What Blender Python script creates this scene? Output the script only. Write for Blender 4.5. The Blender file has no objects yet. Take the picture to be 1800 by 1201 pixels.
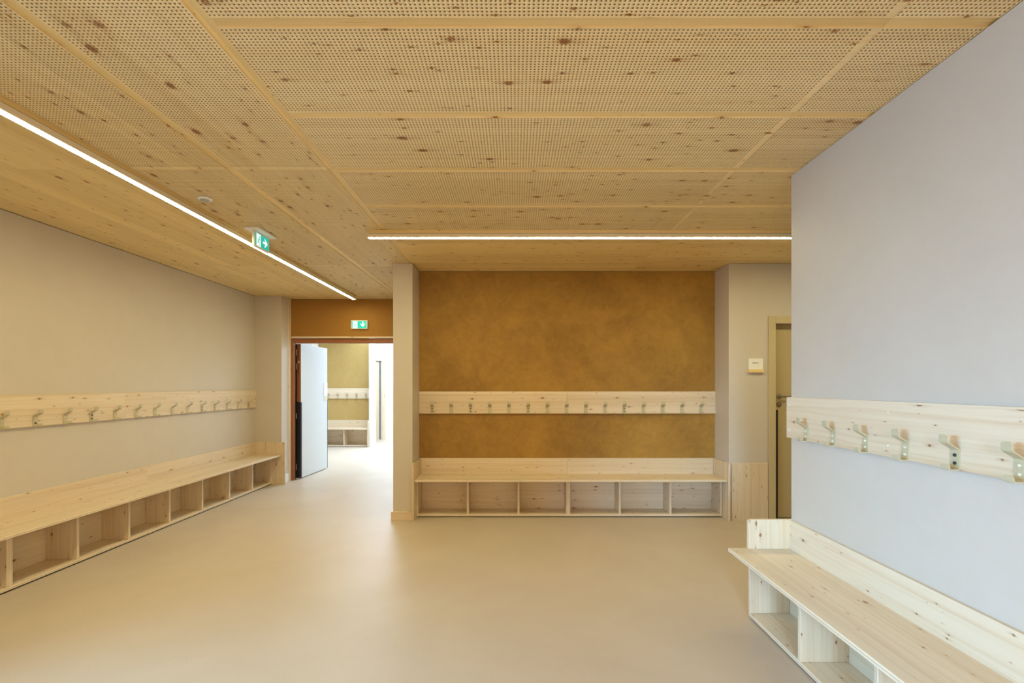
import bpy, math, random
import numpy as np
from mathutils import Vector

random.seed(7)
R = math.radians
scene = bpy.context.scene
C = scene.collection

# ------------------------------------------------------------------ camera, world, daylight, exposure
# world axes: X right, Y into the room, Z up; metres. The lens is a level shift lens.
F_PX = 875.0
cam_d = bpy.data.cameras.new('camera')
cam_d.sensor_width = 36.0
cam_d.lens = F_PX / 1800.0 * 36.0
cam_d.shift_x = -5.0 / 1800.0
cam_d.shift_y = 76.5 / 1800.0
cam_d.clip_start = 0.02
cam = bpy.data.objects.new('camera', cam_d)
C.objects.link(cam)
cam.location = (0, 0, 1.42)
cam.rotation_euler = (R(90), 0, 0)
scene.camera = cam

world = bpy.data.worlds.new('sky')
scene.world = world
world.use_nodes = True
bgn = world.node_tree.nodes['Background']
bgn.inputs[0].default_value = (0.62, 0.78, 1.0, 1)
bgn.inputs[1].default_value = 1.0

def area(name, loc, rot, sx, sy, power, col, spread=180):
    l = bpy.data.lights.new(name, 'AREA')
    l.shape = 'RECTANGLE'; l.size = sx; l.size_y = sy
    l.energy = power; l.color = col; l.spread = R(spread)
    o = bpy.data.objects.new(name, l); C.objects.link(o)
    o.location = loc; o.rotation_euler = rot
    return o
DAY = (0.20, 0.56, 1.0)
# light at the openings of the place: window in the left wall beside the camera, glazed partition behind the camera
# (daylight on its right, an added warm fill light over its width), roof light of the next room
area('daylight_window_left', (-3.76, 0.65, 1.45), (0, R(-72), 0), 1.5, 2.9, 134, DAY, 95)
area('daylight_window_rear', (0.45, -0.96, 1.25), (R(81), 0, R(-15.5)), 0.5, 1.4, 7.5, (0.34, 0.66, 1.0), 34)
area('warm_fill_rear', (0.0, -0.965, 1.15), (R(90), 0, 0), 1.7, 1.9, 50, (1.0, 0.58, 0.22))
area('daylight_next_room', (-2.2, 10.8, 2.76), (0, 0, 0), 2.7, 3.3, 330, (0.66, 0.82, 1.0))

vs = scene.view_settings
vs.view_transform = 'Standard'
vs.look = 'None'
vs.exposure = 0.0
vs.gamma = 1.0
vs.use_curve_mapping = False
scene.cycles.use_denoising = True
scene.cycles.max_bounces = 7
scene.cycles.diffuse_bounces = 4
scene.cycles.adaptive_threshold = 0.03
scene.cycles.caustics_reflective = False
scene.cycles.caustics_refractive = False
scene.cycles.sample_clamp_indirect = 6.0
LED_COL = (1.0, 0.885, 0.48)
LED_POWER = 63.0

# ------------------------------------------------------------------ materials
def new_mat(name):
    m = bpy.data.materials.new(name); m.use_nodes = True
    nt = m.node_tree
    b = nt.nodes['Principled BSDF']
    return m, nt, b

class NB:
    """small node helper"""
    def __init__(s, nt): s.nt = nt
    def n(s, t, **kw):
        o = s.nt.nodes.new(t)
        for k, v in kw.items(): setattr(o, k, v)
        return o
    def put(s, sock, v):
        if hasattr(v, 'is_output') or isinstance(v, bpy.types.NodeSocket): s.nt.links.new(v, sock)
        else: sock.default_value = v
    def math(s, op, a, b=None, c=None, clamp=False):
        o = s.n('ShaderNodeMath', operation=op); o.use_clamp = clamp
        s.put(o.inputs[0], a)
        if b is not None: s.put(o.inputs[1], b)
        if c is not None: s.put(o.inputs[2], c)
        return o.outputs[0]
    def comb(s, x, y, z=0.0):
        o = s.n('ShaderNodeCombineXYZ'); s.put(o.inputs[0], x); s.put(o.inputs[1], y); s.put(o.inputs[2], z)
        return o.outputs[0]
    def sep(s, v):
        o = s.n('ShaderNodeSeparateXYZ'); s.put(o.inputs[0], v); return o.outputs
    def mix(s, f, a, b, mode='MIX'):
        o = s.n('ShaderNodeMix', data_type='RGBA', blend_type=mode)
        s.put(o.inputs[0], f); s.put(o.inputs[6], a); s.put(o.inputs[7], b)
        return o.outputs[2]
    def smooth(s, v, lo, hi):
        o = s.n('ShaderNodeMapRange', interpolation_type='SMOOTHSTEP')
        s.put(o.inputs[0], v); s.put(o.inputs[1], lo); s.put(o.inputs[2], hi)
        return o.outputs[0]
    def noise(s, vec, scale, detail=3, rough=0.5, dist=0.0):
        o = s.n('ShaderNodeTexNoise'); s.put(o.inputs['Vector'], vec)
        o.inputs['Scale'].default_value = scale; o.inputs['Detail'].default_value = detail
        o.inputs['Roughness'].default_value = rough; o.inputs['Distortion'].default_value = dist
        return o.outputs[0]

def rgba(c): return (c[0], c[1], c[2], 1)

def wood(name, light, dark, knot_col, lam=0.115, keep=0.35, cell=0.15, ksize=1.0, grain=0.55, rough=0.45, lamvar=0.10):
    m, nt, b = new_mat(name)
    k = NB(nt)
    uv = k.n('ShaderNodeUVMap').outputs[0]
    info = k.n('ShaderNodeObjectInfo').outputs['Random']
    u, v, _ = k.sep(uv)
    off = k.math('MULTIPLY', info, 53.0)
    v2 = k.math('ADD', v, k.math('MULTIPLY', info, 7.31))
    lid = k.math('FLOOR', k.math('DIVIDE', v2, lam))
    wn = k.n('ShaderNodeTexWhiteNoise', noise_dimensions='2D')
    k.put(wn.inputs['Vector'], k.comb(lid, off))
    lr = wn.outputs['Value']
    u2 = k.math('ADD', u, k.math('ADD', off, k.math('MULTIPLY', lr, 31.7)))
    z = k.math('MULTIPLY', lr, 19.0)
    # wandering of the growth lines
    wob = k.noise(k.comb(k.math('MULTIPLY', u2, 2.2), k.math('MULTIPLY', v2, 9.0), z), 1.0, 2)
    vw = k.math('ADD', v2, k.math('MULTIPLY', wob, 0.035))
    g1 = k.noise(k.comb(k.math('MULTIPLY', u2, 0.9), k.math('MULTIPLY', vw, 62.0), z), 1.0, 3, 0.62)
    g2 = k.noise(k.comb(k.math('MULTIPLY', u2, 0.35), k.math('MULTIPLY', vw, 17.0), z), 1.0, 2, 0.5)
    g = k.math('ADD', k.math('MULTIPLY', k.smooth(g1, 0.42, 0.68), 0.55), k.math('MULTIPLY', k.smooth(g2, 0.45, 0.75), 0.6))
    g = k.math('MULTIPLY', g, grain, clamp=True)
    col = k.mix(g, rgba(light), rgba(dark))
    # lamella tone
    tone = k.math('ADD', 1.0 - lamvar, k.math('MULTIPLY', lr, 2 * lamvar))
    tn = k.n('ShaderNodeCombineColor')
    for i, p in enumerate((1.0, 1.15, 1.5)): k.put(tn.inputs[i], k.math('POWER', tone, p))
    col = k.mix(1.0, col, tn.outputs[0], 'MULTIPLY')
    # thin resin streaks
    stn = k.noise(k.comb(k.math('MULTIPLY', u2, 2.6), k.math('MULTIPLY', vw, 120.0), k.math('ADD', z, 5.0)), 1.0, 1)
    col = k.mix(k.math('MULTIPLY', k.smooth(stn, 0.74, 0.80), 0.5), col, rgba(tuple(a * 0.45 + c * 0.55 for a, c in zip(dark, knot_col))))
    wobk = k.noise(k.comb(k.math('MULTIPLY', u2, 45.0), k.math('MULTIPLY', v2, 70.0), z), 1.0, 2)
    # knots, two sizes
    for ci, (cs, kp, ks) in enumerate(((cell, keep, ksize), (cell * 0.62, keep * 0.6, ksize * 0.42))):
        kx = k.math('DIVIDE', u2, cs * 1.15); ky = k.math('DIVIDE', k.math('ADD', v2, 3.1 * ci), cs)
        vo = k.n('ShaderNodeTexVoronoi', voronoi_dimensions='2D', feature='F1')
        vo.inputs['Scale'].default_value = 1.0
        k.put(vo.inputs['Vector'], k.comb(kx, ky))
        pos = k.n('ShaderNodeVectorMath', operation='SUBTRACT')
        k.put(pos.inputs[0], k.comb(kx, ky)); k.put(pos.inputs[1], vo.outputs['Position'])
        dx, dy, _ = k.sep(pos.outputs[0])
        dx = k.math('MULTIPLY', dx, cs * 1.15); dy = k.math('MULTIPLY', dy, cs)
        cr, cg, cb = [o for o in k.sep(vo.outputs['Color'])][:3]
        rad = k.math('MULTIPLY', k.math('ADD', 0.0045, k.math('MULTIPLY', k.math('POWER', cg, 2.0), 0.0105)), ks)
        on = k.math('LESS_THAN', cr, kp)
        el = k.math('ADD', 1.0, k.math('MULTIPLY', cb, 0.8))
        d = k.math('SQRT', k.math('ADD', k.math('POWER', k.math('DIVIDE', dx, el), 2.0), k.math('POWER', dy, 2.0)))
        d = k.math('ADD', d, k.math('MULTIPLY', k.math('SUBTRACT', wobk, 0.5), 0.010 * ks))
        core = k.math('MULTIPLY', k.math('SUBTRACT', 1.0, k.smooth(k.math('DIVIDE', d, rad), 0.55, 1.15)), on)
        # halo stretched along the grain
        dh = k.math('SQRT', k.math('ADD', k.math('POWER', k.math('DIVIDE', dx, 4.5), 2.0), k.math('POWER', dy, 2.0)))
        halo = k.math('MULTIPLY', k.math('SUBTRACT', 1.0, k.smooth(k.math('DIVIDE', dh, rad), 0.3, 1.7)), k.math('MULTIPLY', on, 0.40))
        col = k.mix(halo, col, rgba(tuple(a * 0.55 + c * 0.45 for a, c in zip(dark, knot_col))))
        col = k.mix(k.math('MULTIPLY', core, k.math('ADD', 0.70, k.math('MULTIPLY', cb, 0.3))), col, rgba(knot_col))
    nt.links.new(col, b.inputs['Base Color'])
    b.inputs['Roughness'].default_value = rough
    bp = k.n('ShaderNodeBump'); bp.inputs['Strength'].default_value = 0.06; bp.inputs['Distance'].default_value = 0.002
    k.put(bp.inputs['Height'], g1); nt.links.new(bp.outputs[0], b.inputs['Normal'])
    return m

def ply_edge(name, light, dark):
    m, nt, b = new_mat(name); k = NB(nt)
    u, v, _ = k.sep(k.n('ShaderNodeUVMap').outputs[0])
    mid = k.math('LESS_THAN', k.math('ABSOLUTE', v), 0.0036)
    ns = k.noise(k.comb(k.math('MULTIPLY', u, 130.0), k.math('MULTIPLY', v, 300.0)), 1.0, 2)
    c = k.mix(k.math('MULTIPLY', mid, k.math('ADD', 0.35, k.math('MULTIPLY', ns, 0.6))), rgba(light), rgba(dark))
    nt.links.new(c, b.inputs['Base Color']); b.inputs['Roughness'].default_value = 0.55
    return m

def plaster(name, base, var, amount=0.5, scale=1.6, rough=0.55, strokes=0.0, spec=0.3, relief=0.12):
    m, nt, b = new_mat(name); k = NB(nt)
    co = k.n('ShaderNodeTexCoord').outputs['Object']
    n1 = k.noise(co, scale, 5, 0.6, 0.6)
    n2 = k.noise(co, scale * 5.3, 4, 0.6, 1.2)
    f = k.math('ADD', k.math('MULTIPLY', k.smooth(n1, 0.3, 0.7), 0.7), k.math('MULTIPLY', k.smooth(n2, 0.35, 0.7), 0.3))
    col = k.mix(k.math('MULTIPLY', f, amount), rgba(base), rgba(var))
    h = n2
    if strokes:
        # short trowel scratches: thin lines of a strongly warped wave
        sx, sy, sz = k.sep(co)
        w1 = k.noise(co, 3.0, 2, 0.5, 2.5)
        w2 = k.noise(k.comb(k.math('MULTIPLY', sx, 5.0), k.math('ADD', sz, 9.0), sy), 5.0, 2, 0.5, 3.0)
        ridge = k.math('SUBTRACT', 1.0, k.smooth(k.math('ABSOLUTE', k.math('SUBTRACT', w2, 0.5)), 0.0, 0.012))
        gate = k.smooth(w1, 0.55, 0.66)
        col = k.mix(k.math('MULTIPLY', k.math('MULTIPLY', ridge, gate), strokes), col, rgba(tuple(min(1, c * 1.5 + 0.03) for c in base)))
    nt.links.new(col, b.inputs['Base Color'])
    b.inputs['Roughness'].default_value = rough
    b.inputs['Specular IOR Level'].default_value = spec
    bp = k.n('ShaderNodeBump'); bp.inputs['Strength'].default_value = relief; bp.inputs['Distance'].default_value = 0.004
    k.put(bp.inputs['Height'], h); nt.links.new(bp.outputs[0], b.inputs['Normal'])
    return m

def plain(name, col, rough=0.5, metal=0.0, emit=None, spec=0.5):
    m, nt, b = new_mat(name); k = NB(nt)
    co = k.n('ShaderNodeTexCoord').outputs['Object']
    n = k.noise(co, 35.0, 2)
    c = k.mix(k.math('MULTIPLY', n, 0.12), rgba(col), rgba(tuple(x * 0.8 for x in col)))
    nt.links.new(c, b.inputs['Base Color'])
    b.inputs['Roughness'].default_value = rough; b.inputs['Metallic'].default_value = metal
    b.inputs['Specular IOR Level'].default_value = spec
    if emit:
        b.inputs['Emission Color'].default_value = rgba(emit[0]); b.inputs['Emission Strength'].default_value = emit[1]
    return m

M = {}
KN = (0.31, 0.115, 0.022)
M['pine'] = wood('pine_board', (0.745, 0.625, 0.455), (0.62, 0.44, 0.25), (0.27, 0.11, 0.035), lam=0.13, keep=0.46, cell=0.12, ksize=0.75, grain=0.68, rough=0.42, lamvar=0.05)
M['ceil'] = wood('ceiling_spruce', (0.80, 0.625, 0.30), (0.70, 0.465, 0.155), KN, lam=0.12, keep=0.46, cell=0.14, ksize=1.2, grain=0.6, rough=0.5, lamvar=0.06)
M['ceil_perf'] = wood('perforated_spruce_lit', (0.83, 0.67, 0.37), (0.72, 0.50, 0.20), (0.29, 0.10, 0.018), lam=0.12, keep=0.48, cell=0.135, ksize=1.3, grain=0.55, rough=0.5, lamvar=0.06)  # same spruce as the plain panels, paler: window light put into the colour
M['bore'] = plain('bore_shade_brown', (0.22, 0.13, 0.06), 0.8, spec=0.1)  # dark brown carries the shade inside the drilled holes
M['batten'] = wood('batten_spruce', (0.78, 0.60, 0.28), (0.67, 0.44, 0.14), KN, lam=0.2, keep=0.25, cell=0.16, ksize=0.8, grain=0.6, rough=0.5, lamvar=0.10)
M['redwood'] = wood('red_brown_wood', (0.33, 0.125, 0.05), (0.22, 0.075, 0.03), (0.10, 0.04, 0.02), lam=0.3, keep=0.0, grain=0.9, rough=0.4)
M['ply'] = ply_edge('ply_edge', (0.80, 0.68, 0.50), (0.55, 0.40, 0.25))
M['clay'] = plaster('beige_clay_plaster', (0.62, 0.56, 0.48), (0.57, 0.505, 0.425), 0.6, 1.3, 0.50, 0.0, 0.35, 0.08)
M['ochre'] = plaster('ochre_clay_plaster', (0.43, 0.245, 0.052), (0.26, 0.137, 0.03), 0.95, 1.5, 0.6, 0.6, 0.25, 0.2)
M['ochre_light'] = plaster('olive_ochre_plaster', (0.49, 0.335, 0.12), (0.42, 0.275, 0.085), 0.8, 1.9, 0.6, 0.2, 0.25, 0.15)
M['brown_paint'] = plaster('brown_paint', (0.37, 0.185, 0.042), (0.34, 0.165, 0.038), 0.5, 3.0, 0.65, 0.0, 0.2, 0.03)
M['white_wall'] = plaster('white_wall', (0.88, 0.88, 0.86), (0.85, 0.85, 0.82), 0.5, 1.5, 0.6)
M['felt'] = plain('black_felt', (0.035, 0.025, 0.018), 0.9, spec=0.1)
M['black'] = plain('black_rubber', (0.012, 0.012, 0.014), 0.35)
M['cream'] = plain('cream_metal', (0.54, 0.48, 0.31), 0.42)
M['cream_cap'] = plain('cream_cap', (0.70, 0.65, 0.48), 0.35)
M['alu'] = plain('champagne_aluminium', (0.80, 0.72, 0.55), 0.4, 0.0)
M['steel'] = plain('brushed_steel', (0.30, 0.25, 0.20), 0.35, 0.8)
M['white'] = plain('white_plastic', (0.88, 0.88, 0.87), 0.4)
M['grey_plastic'] = plain('grey_plastic', (0.40, 0.42, 0.45), 0.3)
M['leaf_white'] = plain('pale_laminate', (0.66, 0.70, 0.72), 0.35)
M['door_paint'] = plain('beige_paint', (0.50, 0.40, 0.22), 0.45)
M['casing_paint'] = plain('light_beige_paint', (0.56, 0.46, 0.27), 0.45)
M['ink'] = plain('dark_ink', (0.06, 0.05, 0.05), 0.6)
M['blue_grey'] = plain('blue_grey_seal', (0.05, 0.09, 0.16), 0.4)
M['sign_green'] = plain('sign_green', (0.0, 0.42, 0.34), 0.4, emit=((0.0, 0.60, 0.52), 0.6))
M['sign_white'] = plain('sign_white', (0.85, 0.85, 0.85), 0.4, emit=((0.92, 0.97, 1.0), 0.8))
M['led'] = plain('lit_diffuser', (0.9, 0.9, 0.9), 0.5, emit=(LED_COL, LED_POWER))
m, nt, b = new_mat('window_glass')
b.inputs['Base Color'].default_value = (1, 1, 1, 1); b.inputs['Roughness'].default_value = 0.02
b.inputs['Transmission Weight'].default_value = 1.0; b.inputs['IOR'].default_value = 1.05
M['glass'] = m
# floor: beige rubber/linoleum with fine speckles
m, nt, b = new_mat('beige_linoleum'); k = NB(nt)
co = k.n('ShaderNodeTexCoord').outputs['Object']
s1 = k.noise(co, 260.0, 2); s2 = k.noise(co, 1.1, 4, 0.6, 0.5); s3 = k.noise(co, 120.0, 1)
col = k.mix(k.smooth(s2, 0.3, 0.7), (0.575, 0.485, 0.385, 1), (0.54, 0.45, 0.35, 1))
col = k.mix(k.math('MULTIPLY', k.smooth(s1, 0.56, 0.72), 0.20), col, (0.82, 0.74, 0.62, 1))
col = k.mix(k.math('MULTIPLY', k.smooth(s3, 0.68, 0.76), 0.45), col, (0.30, 0.21, 0.14, 1))
nt.links.new(col, b.inputs['Base Color'])
nt.links.new(k.math('ADD', 0.36, k.math('MULTIPLY', s2, 0.12)), b.inputs['Roughness'])
b.inputs['Specular IOR Level'].default_value = 0.35
bp = k.n('ShaderNodeBump'); bp.inputs['Strength'].default_value = 0.05; bp.inputs['Distance'].default_value = 0.002
k.put(bp.inputs['Height'], s1); nt.links.new(bp.outputs[0], b.inputs['Normal'])
M['floor'] = m

# ------------------------------------------------------------------ object helpers
def tag(o, label=None, cat=None, group=None, kind=None):
    if label: o['label'] = label
    if cat: o['category'] = cat
    if group: o['group'] = group
    if kind: o['kind'] = kind
    return o

def empty(name, loc, rz=0.0, parent=None):
    o = bpy.data.objects.new(name, None); C.objects.link(o)
    o.empty_display_size = 0.1
    o.location = loc; o.rotation_euler = (0, 0, rz); o.parent = parent
    return o

def link(name, me, loc=(0, 0, 0), parent=None, rot=(0, 0, 0)):
    o = bpy.data.objects.new(name, me); C.objects.link(o)
    o.location = loc; o.rotation_euler = rot; o.parent = parent
    return o

CACHE = {}
def box_mesh(sx, sy, sz, mat, grain=0, ply=None, cham=0.0):
    key = (round(sx, 5), round(sy, 5), round(sz, 5), mat, grain, ply, cham)
    if key in CACHE: return CACHE[key]
    s = (sx, sy, sz); c = min(cham, min(s) * 0.4)
    h = [d / 2 for d in s]
    verts, faces, fdir = [], [], []
    thin = s.index(min(s))
    if c <= 0:
        for x in (-1, 1):
            for y in (-1, 1):
                for z in (-1, 1): verts.append((x * h[0], y * h[1], z * h[2]))
        faces = [(0, 1, 3, 2), (4, 6, 7, 5), (0, 4, 5, 1), (2, 3, 7, 6), (0, 2, 6, 4), (1, 5, 7, 3)]
        fdir = [0, 0, 1, 1, 2, 2]
    else:
        vid = {}
        for a in range(3):
            for sx_ in (-1, 1):
                for sy_ in (-1, 1):
                    for sz_ in (-1, 1):
                        sg = (sx_, sy_, sz_)
                        vid[(a, sg)] = len(verts)
                        verts.append(tuple(sg[i] * (h[i] if i == a else h[i] - c) for i in range(3)))
        def sgn(a, va, b, vb, d, vd):
            t = [0, 0, 0]; t[a] = va; t[b] = vb; t[d] = vd; return tuple(t)
        for a in range(3):
            b_, d_ = (a + 1) % 3, (a + 2) % 3
            for va in (-1, 1):
                q = [vid[(a, sgn(a, va, b_, i, d_, j))] for i, j in ((-1, -1), (1, -1), (1, 1), (-1, 1))]
                faces.append(tuple(q if va > 0 else q[::-1])); fdir.append(a)
        for a in range(3):      # edges running along axis a
            b_, d_ = (a + 1) % 3, (a + 2) % 3
            for vb in (-1, 1):
                for vd in (-1, 1):
                    lo, hi = sgn(a, -1, b_, vb, d_, vd), sgn(a, 1, b_, vb, d_, vd)
                    q = [vid[(b_, lo)], vid[(b_, hi)], vid[(d_, hi)], vid[(d_, lo)]]
                    faces.append(tuple(q if vb * vd < 0 else q[::-1])); fdir.append(b_ if b_ != thin else d_)
        for sx_ in (-1, 1):
            for sy_ in (-1, 1):
                for sz_ in (-1, 1):
                    sg = (sx_, sy_, sz_)
                    q = [vid[(0, sg)], vid[(1, sg)], vid[(2, sg)]]
                    faces.append(tuple(q if sx_ * sy_ * sz_ > 0 else q[::-1])); fdir.append(0 if thin != 0 else 1)
    me = bpy.data.meshes.new('board')
    me.from_pydata(verts, [], faces)
    me.materials.append(M[mat])
    if ply: me.materials.append(M[ply])
    uvl = me.uv_layers.new(name='UVMap')
    for p, d in zip(me.polygons, fdir):
        ax = [i for i in range(3) if i != d]
        edge = bool(ply) and d != thin
        if edge:
            p.material_index = 1; va = thin; ua = [i for i in ax if i != thin][0]
        elif grain in ax: ua = grain; va = [i for i in ax if i != grain][0]
        else: ua, va = ax
        for li in p.loop_indices:
            co = verts[me.loops[li].vertex_index]
            uvl.data[li].uv = (co[ua], co[va])
    CACHE[key] = me
    return me

def bx(name, x0, x1, y0, y1, z0, z1, mat, parent=None, grain=0, ply=None, cham=0.0):
    """box between two corners given in the parent's own frame"""
    me = box_mesh(x1 - x0, y1 - y0, z1 - z0, mat, grain, ply, cham)
    return link(name, me, ((x0 + x1) / 2, (y0 + y1) / 2, (z0 + z1) / 2), parent)

def multi_box(name, boxes, mat, parent=None):
    """one wall made of several blocks around an opening"""
    v, f = [], []
    for (x0, x1, y0, y1, z0, z1) in boxes:
        n = len(v)
        for x in (x0, x1):
            for y in (y0, y1):
                for z in (z0, z1): v.append((x, y, z))
        f += [tuple(n + i for i in q) for q in ((0, 1, 3, 2), (4, 6, 7, 5), (0, 4, 5, 1), (2, 3, 7, 6), (0, 2, 6, 4), (1, 5, 7, 3))]
    me = bpy.data.meshes.new(name); me.from_pydata(v, [], f); me.materials.append(M[mat])
    return link(name, me, (0, 0, 0), parent)

def prism_mesh(name, pts, depth, mat, plane='xz', smooth=False):
    """outline extruded along the third axis (centred); UV runs in the outline plane"""
    n = len(pts); v = []
    def P(a, b, d):
        return {'xz': (a, d, b), 'xy': (a, b, d), 'yz': (d, a, b)}[plane]
    for d in (-depth / 2, depth / 2):
        v += [P(a, b, d) for a, b in pts]
    f = [tuple(range(n)), tuple(range(2 * n - 1, n - 1, -1))]
    f += [(i, n + i, n + (i + 1) % n, (i + 1) % n) for i in range(n)]
    me = bpy.data.meshes.new(name); me.from_pydata(v, [], f)
    import bmesh
    bm = bmesh.new(); bm.from_mesh(me); bmesh.ops.recalc_face_normals(bm, faces=bm.faces); bm.to_mesh(me); bm.free()
    me.materials.append(M[mat])
    uvl = me.uv_layers.new(name='UVMap')
    for p in me.polygons:
        for li in p.loop_indices:
            i = me.loops[li].vertex_index; a, b = pts[i % n]
            uvl.data[li].uv = (b, a)
    return me

def lathe_mesh(name, prof, mat, seg=20, axis='z'):
    v, f = [], []
    for r, h in prof:
        for s in range(seg):
            t = 2 * math.pi * s / seg
            p = (r * math.cos(t), r * math.sin(t), h)
            v.append(p if axis == 'z' else (p[0], p[2], -p[1]))
    n = len(prof)
    for i in range(n - 1):
        for s in range(seg):
            a, b_ = i * seg + s, i * seg + (s + 1) % seg
            f.append((a, b_, b_ + seg, a + seg))
    f.append(tuple(range(seg))[::-1]); f.append(tuple((n - 1) * seg + s for s in range(seg)))
    me = bpy.data.meshes.new(name); me.from_pydata(v, [], f); me.materials.append(M[mat])
    for p in me.polygons: p.use_smooth = len(p.vertices) == 4
    return me

# ------------------------------------------------------------------ room shell
XL, XR = -3.73, 1.688            # plaster faces of the two long walls
YP, YN, YD = 5.235, 5.60, 7.42   # pillar front, niche back, door wall
HC = 2.70                        # ceiling
TOP = 2.697                      # walls stop a hair below the panels: the dark joint line
st = lambda o: tag(o, kind='structure')

fl = multi_box('floor', [(-5.6, 4.8, -1.2, 13.6, -0.12, 0.0)], 'floor'); st(fl)
# left wall with a window beside the camera (outside the frame)
WY0, WY1, WZ0, WZ1 = -0.9, 2.2, 0.55, 2.3
st(multi_box('wall_left', [(-3.95, XL, -1.2, WY0, 0, TOP), (-3.95, XL, WY1, 7.14, 0, TOP),
                           (-3.95, XL, WY0, WY1, 0, WZ0), (-3.95, XL, WY0, WY1, WZ1, TOP)], 'clay'))
st(multi_box('wall_left_pilaster', [(-3.95, -3.343, 7.134, YD, 0, TOP)], 'clay'))
st(multi_box('wall_right', [(XR, 4.6, -1.2, 3.038, 0, TOP)], 'clay'))
st(multi_box('wall_rear', [(XL, -0.95, -1.2, -1.0, 0, TOP), (0.95, XR, -1.2, -1.0, 0, TOP), (-0.95, 0.95, -1.2, -1.0, 2.2, TOP)], 'clay'))
st(multi_box('wall_niche_back', [(-1.077, 2.25, YN, YN + 0.2, 0, TOP)], 'ochre'))
st(multi_box('wall_pillar', [(-1.28, -1.077, YP, YD, 0, TOP)], 'clay'))
DX0, DX1, DZ1 = 2.737, 3.60, 2.068
st(multi_box('wall_back_right', [(2.25, DX0, YP, YP + 0.6, 0, TOP), (DX1, 4.6, YP, YP + 0.6, 0, TOP), (DX0, DX1, YP, YP + 0.6, DZ1, TOP),
                                 (DX0, DX1, YP + 0.12, YP + 0.6, 0, DZ1)], 'clay'))
st(multi_box('wall_recess_right', [(4.45, 4.6, 3.038, YP, 0, TOP)], 'clay'))
# wall with the door to the next room
OX0, OX1 = -3.335, -1.30
st(multi_box('wall_door', [(-5.4, OX0 - 0.03, YD, YD + 0.16, 0, TOP), (OX1, 1.2, YD + 0.001, YD + 0.16, 0, TOP)], 'clay'))
tr = multi_box('wall_transom', [(OX0 - 0.03, OX1, YD, YD + 0.16, 2.14, TOP)], 'brown_paint'); st(tr)
# the next room
st(multi_box('wall_next_left', [(-5.6, -5.4, YD, 13.4, 0, TOP)], 'white_wall'))
st(multi_box('wall_next_right', [(1.0, 1.2, YD + 0.16, 13.4, 0, TOP)], 'white_wall'))
NX0, NX1, NYF, NYB = -4.62, -3.33, 11.37, 11.70
st(multi_box('wall_next_niche', [(NX0, NX1, NYB, NYB + 0.1, 0, TOP)], 'ochre_light'))
st(multi_box('wall_next_pillar', [(-5.4, NX0, NYF, NYB + 0.1, 0, TOP), (NX1, -3.312, NYF, NYB + 0.1, 0, TOP)], 'white_wall'))
NDY = 12.95
st(multi_box('wall_next_back', [(-5.4, -3.62, NDY, NDY + 0.15, 0, TOP), (-3.42, 1.2, NDY, NDY + 0.15, 0, TOP), (-3.62, -3.42, NDY, NDY + 0.15, 2.1, TOP)], 'white_wall'))

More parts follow.
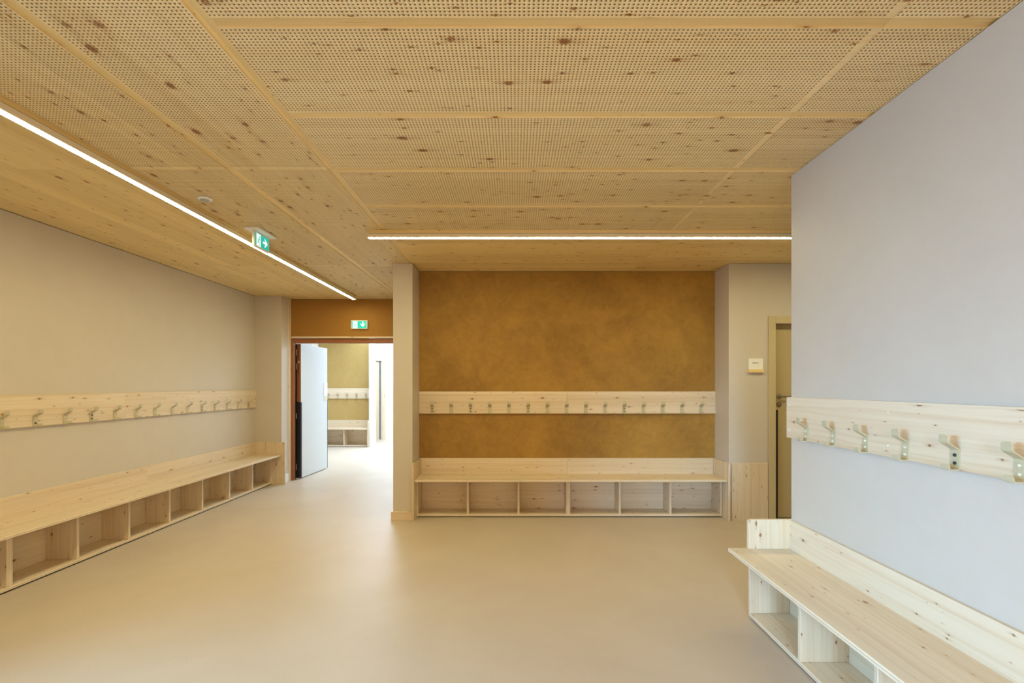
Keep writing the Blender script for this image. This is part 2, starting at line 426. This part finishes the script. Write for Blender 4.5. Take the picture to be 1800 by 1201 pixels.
# ------------------------------------------------------------------ ceiling: dark felt above, perforated panels, plain panels, recessed battens
ceil = multi_box('ceiling', [(-3.95, 4.6, -1.2, 7.72, 2.716, 2.80)], 'felt'); st(ceil)
st(multi_box('ceiling_next_room', [(-5.6, 1.2, 7.722, 9.05, 2.70, 2.82), (-5.6, 1.2, 12.55, 13.6, 2.70, 2.82),
                                   (-5.6, -3.65, 9.05, 12.55, 2.70, 2.82), (-0.75, 1.2, 9.05, 12.55, 2.70, 2.82)], 'white_wall'))
PITCH, HOLE = 0.016, 0.0036
def perforated(nu, nv, L, W, mu, mv, T=0.012):
    """board L x W (local x, y) seen from below; nu x nv real round holes, the first at (mu, mv) from the corner"""
    ang = np.arange(8) * math.pi / 4
    ring = np.stack([np.cos(ang), np.sin(ang)], 1) * HOLE
    h = PITCH / 2
    per = np.array([(h, 0), (h, h), (0, h), (-h, h), (-h, 0), (-h, -h), (0, -h), (h, -h)])
    cx = mu + np.arange(nu) * PITCH; cy = mv + np.arange(nv) * PITCH
    cen = np.stack(np.meshgrid(cx, cy, indexing='ij'), -1).reshape(-1, 1, 2)
    n = len(cen)
    xy = np.concatenate([cen + per[None], cen + ring[None], cen + ring[None]], 1)
    z = np.concatenate([np.zeros((n, 16)), np.full((n, 8), T)], 1)
    V = np.concatenate([xy, z[..., None]], 2).reshape(-1, 3)
    q = []
    for i in range(8):
        j = (i + 1) % 8
        q.append((i, 8 + i, 8 + j, j))            # underside
        q.append((8 + i, 16 + i, 16 + j, 8 + j))  # bore
    F = (np.array(q)[None] + (np.arange(n) * 24)[:, None, None]).reshape(-1, 4)
    # unperforated margins and the four sides
    x0, x1 = cx[0] - h, cx[-1] + h; y0, y1 = cy[0] - h, cy[-1] + h
    extra_v, extra_f = [], []
    def quad(pts):
        b0 = len(V) + len(extra_v); extra_v.extend(pts); extra_f.append((b0, b0 + 1, b0 + 2, b0 + 3))
    def rect(a, b_, c, d):
        if b_ - a > 1e-6 and d - c > 1e-6: quad([(a, c, 0), (a, d, 0), (b_, d, 0), (b_, c, 0)])
    rect(0, x0, 0, W); rect(x1, L, 0, W); rect(x0, x1, 0, y0); rect(x0, x1, y1, W)
    quad([(0, 0, 0), (L, 0, 0), (L, 0, T), (0, 0, T)]); quad([(0, W, 0), (0, W, T), (L, W, T), (L, W, 0)])
    quad([(0, 0, 0), (0, 0, T), (0, W, T), (0, W, 0)]); quad([(L, 0, 0), (L, W, 0), (L, W, T), (L, 0, T)])
    V = np.concatenate([V, np.array(extra_v)], 0); F = np.concatenate([F, np.array(extra_f)], 0)
    me = bpy.data.meshes.new('perforated_panel')
    me.vertices.add(len(V)); me.vertices.foreach_set('co', V.astype(np.float32).ravel())
    me.loops.add(F.size); me.loops.foreach_set('vertex_index', F.astype(np.int32).ravel())
    me.polygons.add(len(F)); me.polygons.foreach_set('loop_start', (np.arange(len(F)) * 4).astype(np.int32))
    uvl = me.uv_layers.new(name='UVMap')
    uvl.data.foreach_set('uv', V[F.ravel()][:, :2].astype(np.float32).ravel())
    me.update(calc_edges=True)
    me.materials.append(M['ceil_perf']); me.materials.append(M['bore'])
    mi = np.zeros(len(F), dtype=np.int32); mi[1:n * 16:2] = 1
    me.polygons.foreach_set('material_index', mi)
    return me

PL, PW = 2.381, 0.551
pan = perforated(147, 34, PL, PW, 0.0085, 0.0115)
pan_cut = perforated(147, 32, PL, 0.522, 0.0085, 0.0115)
S0, SW = 1.734, 0.049
XB0 = -1.064
for kx in range(2):
    for kk in range(-2, 4):
        y0 = S0 + SW + 0.6 * kk
        link('perforated_panel', pan_cut if kk == 3 else pan, (XB0 + kx * (PL + 0.0015), y0, HC), ceil)
# two columns of panels laid lengthways towards the door
YJ = (0.574, 2.955, 5.336)
for cx in (-1.113, -1.713):
    for y0 in YJ:
        # turned a quarter: local x -> +Y, local y -> -X
        link('perforated_panel', pan, (cx, y0, HC), ceil, (0, 0, R(90)))
# recessed battens
bz0, bz1 = HC + 0.006, HC + 0.0155
for kk in range(-2, 4):
    y0 = S0 + 0.6 * kk
    for a, b_ in ((XB0, 1.317), (1.3185, 3.70)):
        bx('batten', a, b_, y0, y0 + SW, bz0, bz1, 'batten', ceil, 0)
for cx in (-1.113, -1.713):
    for i, y0 in enumerate(YJ):
        bx('batten', cx, cx + SW, y0, min(y0 + PL - 0.0015, 7.6), bz0, bz1, 'batten', ceil, 1)
# plain boards: left of the long lamp, behind the short lamp, and behind the camera
for i, y0 in enumerate((-1.2,) + YJ):
    y1 = ((-1.2,) + YJ + (7.42,))[i + 1]
    bx('plain_panel', XL + 0.004, -2.2655, y0 + 0.0008, y1 - 0.0008, HC, HC + 0.014, 'ceil', ceil, 1)
for a, b_ in ((XB0, 1.317), (1.3185, 3.70), (3.7015, 4.45)):
    bx('plain_panel', a, b_, 4.1055, 5.60, HC, HC + 0.014, 'ceil', ceil, 0)
bx('plain_panel', 3.7015, 4.45, 3.0, 4.104, HC, HC + 0.014, 'ceil', ceil, 0)
bx('plain_panel', XB0, XR, -1.2, S0 - 1.2 - 0.002, HC, HC + 0.014, 'ceil', ceil, 0)
bx('plain_panel', -2.264, XB0, -1.2, YJ[0] - 0.002, HC, HC + 0.014, 'ceil', ceil, 1)

# ------------------------------------------------------------------ skirting, wainscot, trims
st(bx('baseboard_pillar', -1.30, -1.078, YP - 0.018, YP, 0.0, 0.092, 'pine', None, 0, None, 0.002))
st(bx('baseboard_corridor', -1.298, -1.28, YP, YD - 0.08, 0.0, 0.092, 'pine', None, 1, None, 0.002))
st(bx('baseboard_pilaster', -3.343, -3.331, 7.145, 7.33, 0.0, 0.12, 'white', None, 1, None, 0.002))
st(bx('trim_wainscot', 2.272, 2.655, YP - 0.02, YP, 0.0, 0.602, 'pine', None, 2, 'ply', 0.001))
st(bx('trim_door_post', -3.362, -3.334, 7.335, YD + 0.06, 0.0, TOP, 'pine', None, 2, None, 0.001))
st(bx('trim_door_head', -3.334, OX1, YD - 0.022, YD, 2.118, 2.142, 'pine', None, 0, None, 0.001))

# ------------------------------------------------------------------ windows (outside the frame; the daylight's openings)
def window(name, axis, a0, a1, z0, z1, p, mullions):
    """frame in a wall; axis 'y' = wall runs along Y at x=p, axis 'x' = wall runs along X at y=p"""
    w = st(empty(name, (0, 0, 0)))
    def bar(nm, u0, u1, q0, q1, mat='white', d=0.03):
        if axis == 'y': bx(nm, p - d, p + d, u0, u1, q0, q1, mat, w, 2)
        else: bx(nm, u0, u1, p - d, p + d, q0, q1, mat, w, 2)
    t = 0.06
    bar('window_frame', a0, a0 + t, z0, z1); bar('window_frame', a1 - t, a1, z0, z1)
    bar('window_frame', a0 + t, a1 - t, z0, z0 + t); bar('window_frame', a0 + t, a1 - t, z1 - t, z1)
    n = mullions + 1; step = (a1 - a0 - 2 * t) / n
    for i in range(1, n): bar('mullion', a0 + t + i * step - 0.02, a0 + t + i * step + 0.02, z0 + t, z1 - t)
    for i in range(n):
        lo = a0 + t + i * step + (0.02 if i else 0); hi = a0 + t + (i + 1) * step - (0.02 if i < n - 1 else 0)
        bar('pane', lo, hi, z0 + t, z1 - t, 'glass', 0.006)
    return w
window('window_1', 'y', WY0, WY1, WZ0, WZ1, -3.86, 2)
window('window_2', 'x', -0.95, 0.95, 0.0, 2.2, -1.1, 1)  # unseen glazing, widened for the added warm fill
w3 = st(empty('window_3', (-2.2, 10.8, 2.70)))
for nm, q in (('window_frame', (-1.45, 1.45, -1.75, -1.70)), ('window_frame', (-1.45, 1.45, 1.70, 1.75)),
              ('window_frame', (-1.45, -1.40, -1.70, 1.70)), ('window_frame', (1.40, 1.45, -1.70, 1.70))):
    bx(nm, *q, 0.0, 0.12, 'white', w3)
bx('pane', -1.40, 1.40, -1.70, 1.70, 0.10, 0.11, 'glass', w3)

# ------------------------------------------------------------------ benches with shoe cubbies
def rounded_end(depth, z0, z1, r):
    """outline in (y, z) with the free upper corner rounded"""
    pts = [(0, z0), (depth, z0)]
    for i in range(6):
        t = math.pi / 2 * i / 5
        pts.append((depth - r + r * math.cos(t), z1 - r + r * math.sin(t)))
    pts.append((0, z1))
    return pts

def bench(loc, rz, label, L, divs, joints, ends, name='shoe_bench', seat_span=None, front=0.262, seat_d=0.385):
    """local frame: x along the wall, y away from the wall, z up.
    divs = x of each upright (centre), joints = where seat / backrest boards meet,
    ends = list of (x0, x1, depth, z0, z1, rounded)"""
    t = empty(name, loc, rz)
    tag(t, label, 'bench')
    x0, x1 = seat_span or (0.0, L)
    cuts = [x0] + list(joints) + [x1]
    for a, b_ in zip(cuts[:-1], cuts[1:]):
        bx('seat_board', a + 0.0005, b_ - 0.0005, 0.0205, seat_d, 0.403, 0.425, 'pine', t, 0, 'ply', 0.0012)
        bx('backrest_board', a + 0.0005, b_ - 0.0005, 0.001, 0.020, 0.385, 0.600, 'pine', t, 0, 'ply', 0.0012)
    d0, d1 = divs[0], divs[-1]
    bx('cubby_back', d0 - 0.01, d1 + 0.01, 0.002, 0.018, 0.012, 0.384, 'pine', t, 0)
    bx('cubby_floor', d0 - 0.01, d1 + 0.01, 0.019, front - 0.001, 0.012, 0.034, 'pine', t, 0, 'ply', 0.001)
    bx('plinth', d0, d1, 0.03, front - 0.012, 0.0, 0.0115, 'black', t, 0)
    for d in divs:
        bx('divider', d - 0.010, d + 0.010, 0.019, front, 0.0345, 0.4025, 'pine', t, 2, 'ply', 0.001)
    for (a, b_, dep, z0, z1, rad) in ends:
        me = prism_mesh('end_panel', rounded_end(dep, z0, z1, rad), b_ - a, 'pine', 'yz')
        link('end_panel', me, ((a + b_) / 2, 0.001, 0), t)
    return t

# left wall: local x runs from the corner towards the camera
ld = [0.022 + 0.526 * i for i in range(10)]
ld.insert(8, ld[7] + 0.0215)                                   # two units meet: doubled upright
bench((XL, 7.132, 0), R(-90), 'long pine bench with shoe cubbies along the left wall under the coat rail', 4.775, ld,
      [2.11], [(0.0005, 0.0205, 0.445, 0.0, 0.602, 0.004)], seat_span=(0.022, 4.775))
# niche
nd = [0.035 + 0.5435 * i for i in range(7)]
nd.insert(4, nd[3] + 0.0215)
bench((2.2485, YN, 0), R(180), 'pine bench with six shoe cubbies set in the ochre niche', 3.3235, nd, [1.665],
      [(0.0005, 0.0205, 0.405, 0, 0.602, 0.004), (3.303, 3.323, 0.405, 0, 0.602, 0.004)], seat_span=(0.024, 3.2995))
# right wall: local x runs away from the camera
Y0R = 0.36
rd = [0.012 + i * 0.5325 for i in range(6)]
rl = rd[-1] + 0.012
bench((XR, 3.042 - rl, 0), R(90), 'pale pine bench in the right foreground with a round-cornered end panel', rl, rd, [],
      [(rl - 0.021, rl - 0.001, 0.27, 0.4255, 0.603, 0.018)], seat_span=(0, rl))
# next room
bench((NX1 - 0.001, NYB, 0), R(180), 'small pine bench with cubbies seen through the open doorway', 1.287, [0.045, 0.585, 1.125], [],
      [(0.0005, 0.0205, 0.38, 0, 0.602, 0.004)], seat_span=(0.022, 1.285), front=0.30, seat_d=0.37)

# ------------------------------------------------------------------ coat rails with hooks
def hook_mesh():
    T = 0.0042
    # (distance off the rail, height, width) along the bent strip, upper tip first
    cl = [(0.048, 0.134, 0.020), (0.048, 0.131, 0.031), (0.048, 0.126, 0.037), (0.0475, 0.108, 0.038), (0.045, 0.103, 0.038),
          (0.005, 0.079, 0.038), (0.0022, 0.074, 0.038), (0.0022, 0.006, 0.038), (0.005, 0.0022, 0.038), (0.036, 0.0022, 0.038),
          (0.041, 0.005, 0.038), (0.043, 0.016, 0.038), (0.044, 0.021, 0.032), (0.044, 0.023, 0.022)]
    v, f = [], []
    n = len(cl)
    for i, (d, z, w) in enumerate(cl):
        a = cl[max(i - 1, 0)]; b_ = cl[min(i + 1, n - 1)]
        tx, tz = b_[0] - a[0], b_[1] - a[1]; l = math.hypot(tx, tz)
        nx, nz = -tz / l, tx / l
        for sd in (-1, 1):
            for sw in (-1, 1):
                v.append((sw * w / 2, d + sd * nx * T / 2, z + sd * nz * T / 2))
    for i in range(n - 1):
        a, b_ = i * 4, i * 4 + 4
        f += [(a, a + 1, b_ + 1, b_), (a + 2, b_ + 2, b_ + 3, a + 3), (a, b_, b_ + 2, a + 2), (a + 1, a + 3, b_ + 3, b_ + 1)]
    f += [(0, 2, 3, 1), (n * 4 - 4, n * 4 - 3, n * 4 - 1, n * 4 - 2)]
    me = bpy.data.meshes.new('hook'); me.from_pydata(v, [], f); me.materials.append(M['cream'])
    return me
HOOK = hook_mesh()
CAP = {}
for nm, mt in (('cream', 'cream_cap'), ('black', 'black')):
    CAP[nm] = lathe_mesh('screw_cap', [(0.0068, 0), (0.0068, 0.0015), (0.0055, 0.0042), (0.0025, 0.0056)], mt, 14, 'y')

def coat_rail(loc, rz, label, L, hooks, blacks, screws, joints=()):
    """loc = wall face at the rail's start, bottom edge height in loc.z"""
    t = empty('coat_rail', loc, rz)
    tag(t, label, 'coat rail')
    cuts = [0.0] + list(joints) + [L]
    for a, b_ in zip(cuts[:-1], cuts[1:]):
        bx('rail_board', a + 0.0004, b_ - 0.0004, 0.0008, 0.024, 0, 0.247, 'pine', t, 0, 'ply', 0.0012)
    for i, x in enumerate(hooks):
        h = link('hook', HOOK, (x, 0.0242, 0.0), t)
        bl = blacks.get(i, ())
        for j, zz in enumerate((0.026, 0.056)):
            link('screw_cap', CAP['black' if j in bl else 'cream'], (0, 0.0045, zz), h)
    for (x, zz) in screws:
        link('screw_cap', CAP['cream'], (x, 0.0242, zz), t)
    return t
both = (0, 1)
ZR = 1.10
lh = [0.212 + 0.2564 * i for i in range(17)]
coat_rail((XL, 7.132, ZR), R(-90), 'long pine coat rail with cream hooks on the left wall', 4.70, lh,
          {0: both, 4: both, 10: both, 12: (0,)}, [], (2.4,))
nh = [0.165 + 0.2149 * i for i in range(15)]
coat_rail((2.2485, YN, ZR), R(180), 'pine coat rail with fifteen cream hooks across the ochre niche', 3.3235, nh,
          {14: both, 12: both, 9: both, 4: both}, [(0.02, 0.2), (0.02, 0.05), (3.30, 0.2), (3.30, 0.05)], (1.665,))
rh = [3.05 - 0.05 - (2.84 - 0.2408 * i) for i in range(11)]
RRL = 2.62
coat_rail((XR, 3.05 - RRL, ZR), R(90), 'pale pine coat rail with large cream hooks on the near right wall', RRL,
          [2.84 - 0.2408 * i - (3.05 - RRL) for i in range(10)], {4: both},
          [(RRL - 0.03, 0.199), (RRL - 0.03, 0.046), (RRL - 0.83, 0.196), (RRL - 0.83, 0.048)])
coat_rail((NX1 - 0.001, NYB, ZR), R(180), 'short pine coat rail seen through the open doorway', 1.287,
          [0.155 + 0.22 * i for i in range(5)], {1: both}, [])

# ------------------------------------------------------------------ linear lamps
def lamp(loc, rz, L, label):
    """local: x along the lamp, hangs below z=0"""
    t = empty('linear_lamp', loc, rz); tag(t, label, 'lamp')
    W = 0.060
    bx('mounting_batten', 0, L, -W / 2, W / 2, -0.027, 0.0, 'batten', t, 0, None, 0.001)
    bx('shadow_gap', 0.002, L - 0.002, -W / 2 + 0.003, W / 2 - 0.003, -0.029, -0.027, 'black', t, 0)
    for s in (-1, 1):
        y = s * (W / 2 + 0.0200) / 2; hw = (W / 2 - 0.0200) / 2
        bx('housing_side', 0, L, y - hw, y + hw, -0.060, -0.029, 'alu', t, 0, None, 0.001)
    for a in (0.0, L - 0.003):
        bx('end_cap', a, a + 0.003, -0.0198, 0.0198, -0.060, -0.029, 'alu', t, 0)
    bx('diffuser', 0.0032, L - 0.0032, -0.0197, 0.0197, -0.0605, -0.034, 'led', t, 0)
    return t
lamp((-2.295, 7.10, HC), R(-90), 8.0, 'long linear ceiling lamp running towards the doorway on the left')
lamp((-1.216, 4.135, HC), 0, 5.4, 'linear ceiling lamp running across in front of the ochre niche')

# ------------------------------------------------------------------ emergency exit signs
def sign_face(parent, W, H, arrow):
    """flat print on the face: local x right, z up, faces -y"""
    y = -0.0008
    def flat(nm, pts, mat, d):
        link(nm, prism_mesh(nm, pts, 0.0008, mat, 'xz'), (0, y - d, 0), parent)
    w, h = W - 0.022, H - 0.022
    rect = lambda x0, x1, z0, z1: [(x0, z0), (x1, z0), (x1, z1), (x0, z1)]
    flat('green_field', rect(-w / 2, w / 2, -h / 2, h / 2), 'sign_green', 0)
    # the doorway of the pictogram
    flat('doorway_mark', rect(-w / 2 + 0.016, -w / 2 + 0.083, -h / 2, h / 2 - 0.004), 'sign_white', 0.0009)
    cx = -w / 2 + 0.050
    run = [[(0.004, 0.012), (0.014, 0.010), (0.004, -0.012), (-0.010, -0.010)],            # trunk
           [(0.010, 0.012), (0.028, 0.002), (0.030, 0.006), (0.012, 0.020)],               # arm ahead
           [(0.002, 0.012), (-0.020, 0.010), (-0.022, 0.004), (0.000, 0.004)],             # arm behind
           [(-0.010, -0.008), (-0.012, -0.020), (-0.030, -0.022), (-0.030, -0.028), (-0.006, -0.026), (0.0, -0.010)],   # rear leg
           [(-0.002, -0.010), (0.012, -0.022), (0.018, -0.046), (0.012, -0.046), (0.006, -0.026), (-0.008, -0.014)]]    # front leg
    for p in run: flat('figure_mark', [(cx + a, b_) for a, b_ in p], 'sign_green', 0.0018)
    hd = [(cx + 0.014 + 0.008 * math.cos(2 * math.pi * i / 10), 0.027 + 0.008 * math.sin(2 * math.pi * i / 10)) for i in range(10)]
    flat('figure_mark', hd, 'sign_green', 0.0018)
    ax = w / 2 - 0.058
    tri = [(-0.009, 0.042), (0.009, 0.042), (0.009, -0.006), (0.026, 0.014), (0.040, 0.014), (0.0, -0.036), (-0.040, 0.014), (-0.026, 0.014), (-0.009, -0.006)]
    if arrow == 'right': tri = [(-b_, a) for a, b_ in tri]
    flat('arrow_mark', [(ax + a, b_) for a, b_ in tri], 'sign_white', 0.0009)

s1 = empty('exit_sign', (-2.31, YD, 1.42 + 0.897)); tag(s1, 'green exit sign with a down arrow on the brown panel over the doorway', 'exit sign')
bx('sign_housing', -0.121, 0.121, -0.032, -0.001, -0.064, 0.064, 'white', s1, 0, None, 0.003)
fc = empty('sign_face', (0, -0.0325, 0), 0, s1); sign_face(fc, 0.242, 0.128, 'down')
s2 = empty('exit_sign', (-2.12, 4.155, HC)); tag(s2, 'hanging green exit sign with a right arrow under the ceiling by the long lamp', 'exit sign')
bx('mounting_plate', -0.062, 0.062, -0.148, 0.145, -0.022, -0.0005, 'white', s2, 1, None, 0.004)
bx('sign_housing', -0.011, 0.011, -0.122, 0.122, -0.150, -0.0225, 'white', s2, 1, None, 0.003)
fc = empty('sign_face', (0.0115, 0, -0.086), R(90), s2); sign_face(fc, 0.242, 0.126, 'right')

# ceiling detector
dt = empty('ceiling_detector', (-2.124, 3.41, HC)); tag(dt, 'small round white detector on the perforated ceiling', 'detector')
link('detector_ring', lathe_mesh('detector_ring', [(0.046, -0.0005), (0.047, -0.006), (0.041, -0.012), (0.03, -0.014)], 'white', 28), (0, 0, 0), dt)
link('detector_lens', lathe_mesh('detector_lens', [(0.029, -0.0135), (0.027, -0.018), (0.018, -0.022), (0.006, -0.024)], 'grey_plastic', 24), (0, 0, 0), dt)

# ------------------------------------------------------------------ doorway to the next room
fr = st(empty('door_1', (OX0, YD, 0)))
bx('hinge_gap_shade', 0.001, 0.036, 0.0605, 0.085, 0.0, 2.045, 'black', fr, 2)  # added black strip standing in for the shade of the hinge gap
bx('frame_post', 0.001, 0.036, 0.0, 0.06, 0.0, 2.118, 'redwood', fr, 2, None, 0.002)
bx('frame_post', OX1 - OX0 - 0.055, OX1 - OX0 - 0.001, 0.0, 0.10, 0.0, 2.118, 'redwood', fr, 2, None, 0.002)
bx('frame_head', 0.037, OX1 - OX0 - 0.056, 0.012, 0.10, 2.045, 2.118, 'redwood', fr, 0, None, 0.002)
bx('frame_lip', 0.037, OX1 - OX0 - 0.056, 0.0, 0.0115, 2.045, 2.083, 'redwood', fr, 0, None, 0.002)
lf = empty('open_door_leaf', (-3.298, 7.535, 0), R(-3.2)); tag(lf, 'pale blue-white door leaf standing open into the next room', 'door')
# local: y along the leaf away from the hinges, x across its thickness
leafp = bx('leaf_panel', 0.004, 0.058, 0.004, 0.93, 0.012, 2.04, 'leaf_white', lf, 2, None, 0.002)
bx('hinge_edge', 0.002, 0.060, -0.004, 0.0035, 1.165, 2.04, 'redwood', lf, 2)
bx('finger_guard', -0.016, 0.066, -0.016, -0.0045, 0.014, 1.16, 'black', lf, 2, None, 0.008)
bx('guard_lip', 0.0605, 0.068, -0.004, 0.022, 0.014, 1.16, 'black', lf, 2, None, 0.003)
bx('edge_seal', 0.040, 0.0605, 0.9305, 0.94, 0.014, 1.155, 'blue_grey', lf, 2)
bx('gap_light_block', -0.024, 0.0015, -0.004, 0.03, 0.012, 2.04, 'black', lf, 2)  # added strip that keeps the next room's light out of the hinge gap
pl = bx('lock_plate', 0.0585, 0.0625, 0.79, 0.925, 1.235, 1.455, 'white', lf, 2, None, 0.001)
bx('strike_plate', 0.0585, 0.0615, 0.80, 0.925, 1.158, 1.23, 'cream_cap', lf, 2)
for zz in (1.91, 1.70, 0.95, 0.18):
    hg = link('hinge', lathe_mesh('hinge', [(0.009, -0.045), (0.0105, -0.04), (0.0105, 0.04), (0.009, 0.045)], 'steel', 12), (-0.002, -0.022, zz), lf)
for z0, z1 in ((1.80, 1.94), (1.60, 1.735)):
    bx('lock_strip', 0.018, 0.028, -0.0065, -0.0042, z0, z1, 'black', lf, 2)
link('edge_bolt', lathe_mesh('edge_bolt', [(0.013, 0), (0.013, 0.003), (0.008, 0.005)], 'cream_cap', 14, 'y'), (0.034, -0.0098, 1.768), lf)

# ------------------------------------------------------------------ beige door right of the niche
d2 = st(empty('door_2', (DX0, YP, 0)))
W2 = DX1 - DX0
bx('casing', -0.076, -0.0005, -0.018, 0.0, 0.0, 2.142, 'casing_paint', d2, 2, None, 0.002)
bx('casing', W2 + 0.0005, W2 + 0.076, -0.018, 0.0, 0.0, 2.142, 'casing_paint', d2, 2, None, 0.002)
bx('casing', 0.0, W2, -0.018, 0.0, 2.066, 2.142, 'casing_paint', d2, 0, None, 0.002)
bx('door_stop', 0.0, W2, 0.100, 0.118, 2.012, 2.066, 'casing_paint', d2, 0)
lf2 = bx('leaf', 0.002, W2 - 0.002, 0.062, 0.102, 0.008, 2.010, 'door_paint', d2, 2, None, 0.001)
bx('finger_guard', 0.0025, 0.056, 0.050, 0.0615, 0.008, 1.155, 'black', d2, 2)
# handle and lock rosette are sub-parts of the leaf (leaf centre is its origin)
def on_leaf(nm, me, x, y, z): link(nm, me, (x - W2 / 2, y - 0.082, z - 1.009), lf2)
on_leaf('rosette', lathe_mesh('rosette', [(0.026, 0.0), (0.026, -0.008), (0.022, -0.011), (0.011, -0.012), (0.010, -0.045), (0.008, -0.048)], 'steel', 22, 'y'), 0.072, 0.0615, 1.300)
on_leaf('lock_rosette', lathe_mesh('lock_rosette', [(0.026, 0.0), (0.026, -0.008), (0.022, -0.011), (0.010, -0.011)], 'steel', 22, 'y'), 0.072, 0.0615, 1.213)
on_leaf('lever', box_mesh(0.13, 0.018, 0.016, 'steel', 0, None, 0.006), 0.135, 0.018, 1.296)

# door plate beside it
pz = 1.42 + 0.21
dp = empty('door_plate', (2.53, YP, pz)); tag(dp, 'small white door plate with a wooden ledge beside the beige door', 'sign')
bx('white_card', -0.074, 0.074, -0.014, -0.001, -0.046, 0.068, 'white', dp, 0, None, 0.001)
bx('wooden_ledge', -0.078, 0.078, -0.030, -0.001, -0.080, -0.0465, 'batten', dp, 0, None, 0.001)
rg = [(-0.031 + 0.0052 * math.cos(2 * math.pi * i / 12), 0.022 + 0.0068 * math.sin(2 * math.pi * i / 12)) for i in range(12)]
link('round_mark', prism_mesh('round_mark', rg, 0.001, 'ink', 'xz'), (0, -0.0146, 0), dp)
x = -0.022
for i, wv in enumerate((0.005, 0.003, 0.0045, 0.005, 0.002, 0.0045, 0.005, 0.004)):
    hh = 0.0045 if i in (1, 4) else 0.0035
    link('letter_mark', prism_mesh('letter_mark', [(x, 0.0185), (x + wv, 0.0185), (x + wv, 0.0185 + 2 * hh), (x, 0.0185 + 2 * hh)], 0.001, 'ink', 'xz'), (0, -0.0146, 0), dp)
    x += wv + 0.0018

# ------------------------------------------------------------------ next room: pine-lined door at the back, panel beside the bench
st(bx('trim_next_wainscot', -3.312, -3.296, NYF - 0.02, NYB + 0.1, 0.0, 0.602, 'white', None, 2, None, 0.001))
d3 = st(empty('door_3', (-3.62, NDY, 0)))
bx('casing', -0.045, 0.0, -0.02, 0.0, 0.0, 2.13, 'pine', d3, 2)
bx('casing_head', 0.0, 0.20, -0.022, 0.0, 2.05, 2.16, 'white', d3, 0)
bx('jamb_board', 0.002, 0.090, 0.03, 0.06, 0.0, 2.05, 'pine', d3, 2)
bx('edge_seal', 0.0905, 0.118, 0.028, 0.06, 0.0, 2.045, 'blue_grey', d3, 2)
bx('door_leaf', 0.119, 0.16, 0.03, 0.06, 0.0, 2.05, 'white', d3, 2)
bx('casing', 0.160, 0.262, -0.02, 0.0, 0.0, 2.09, 'pine', d3, 2)
bpy.context.view_layer.update()
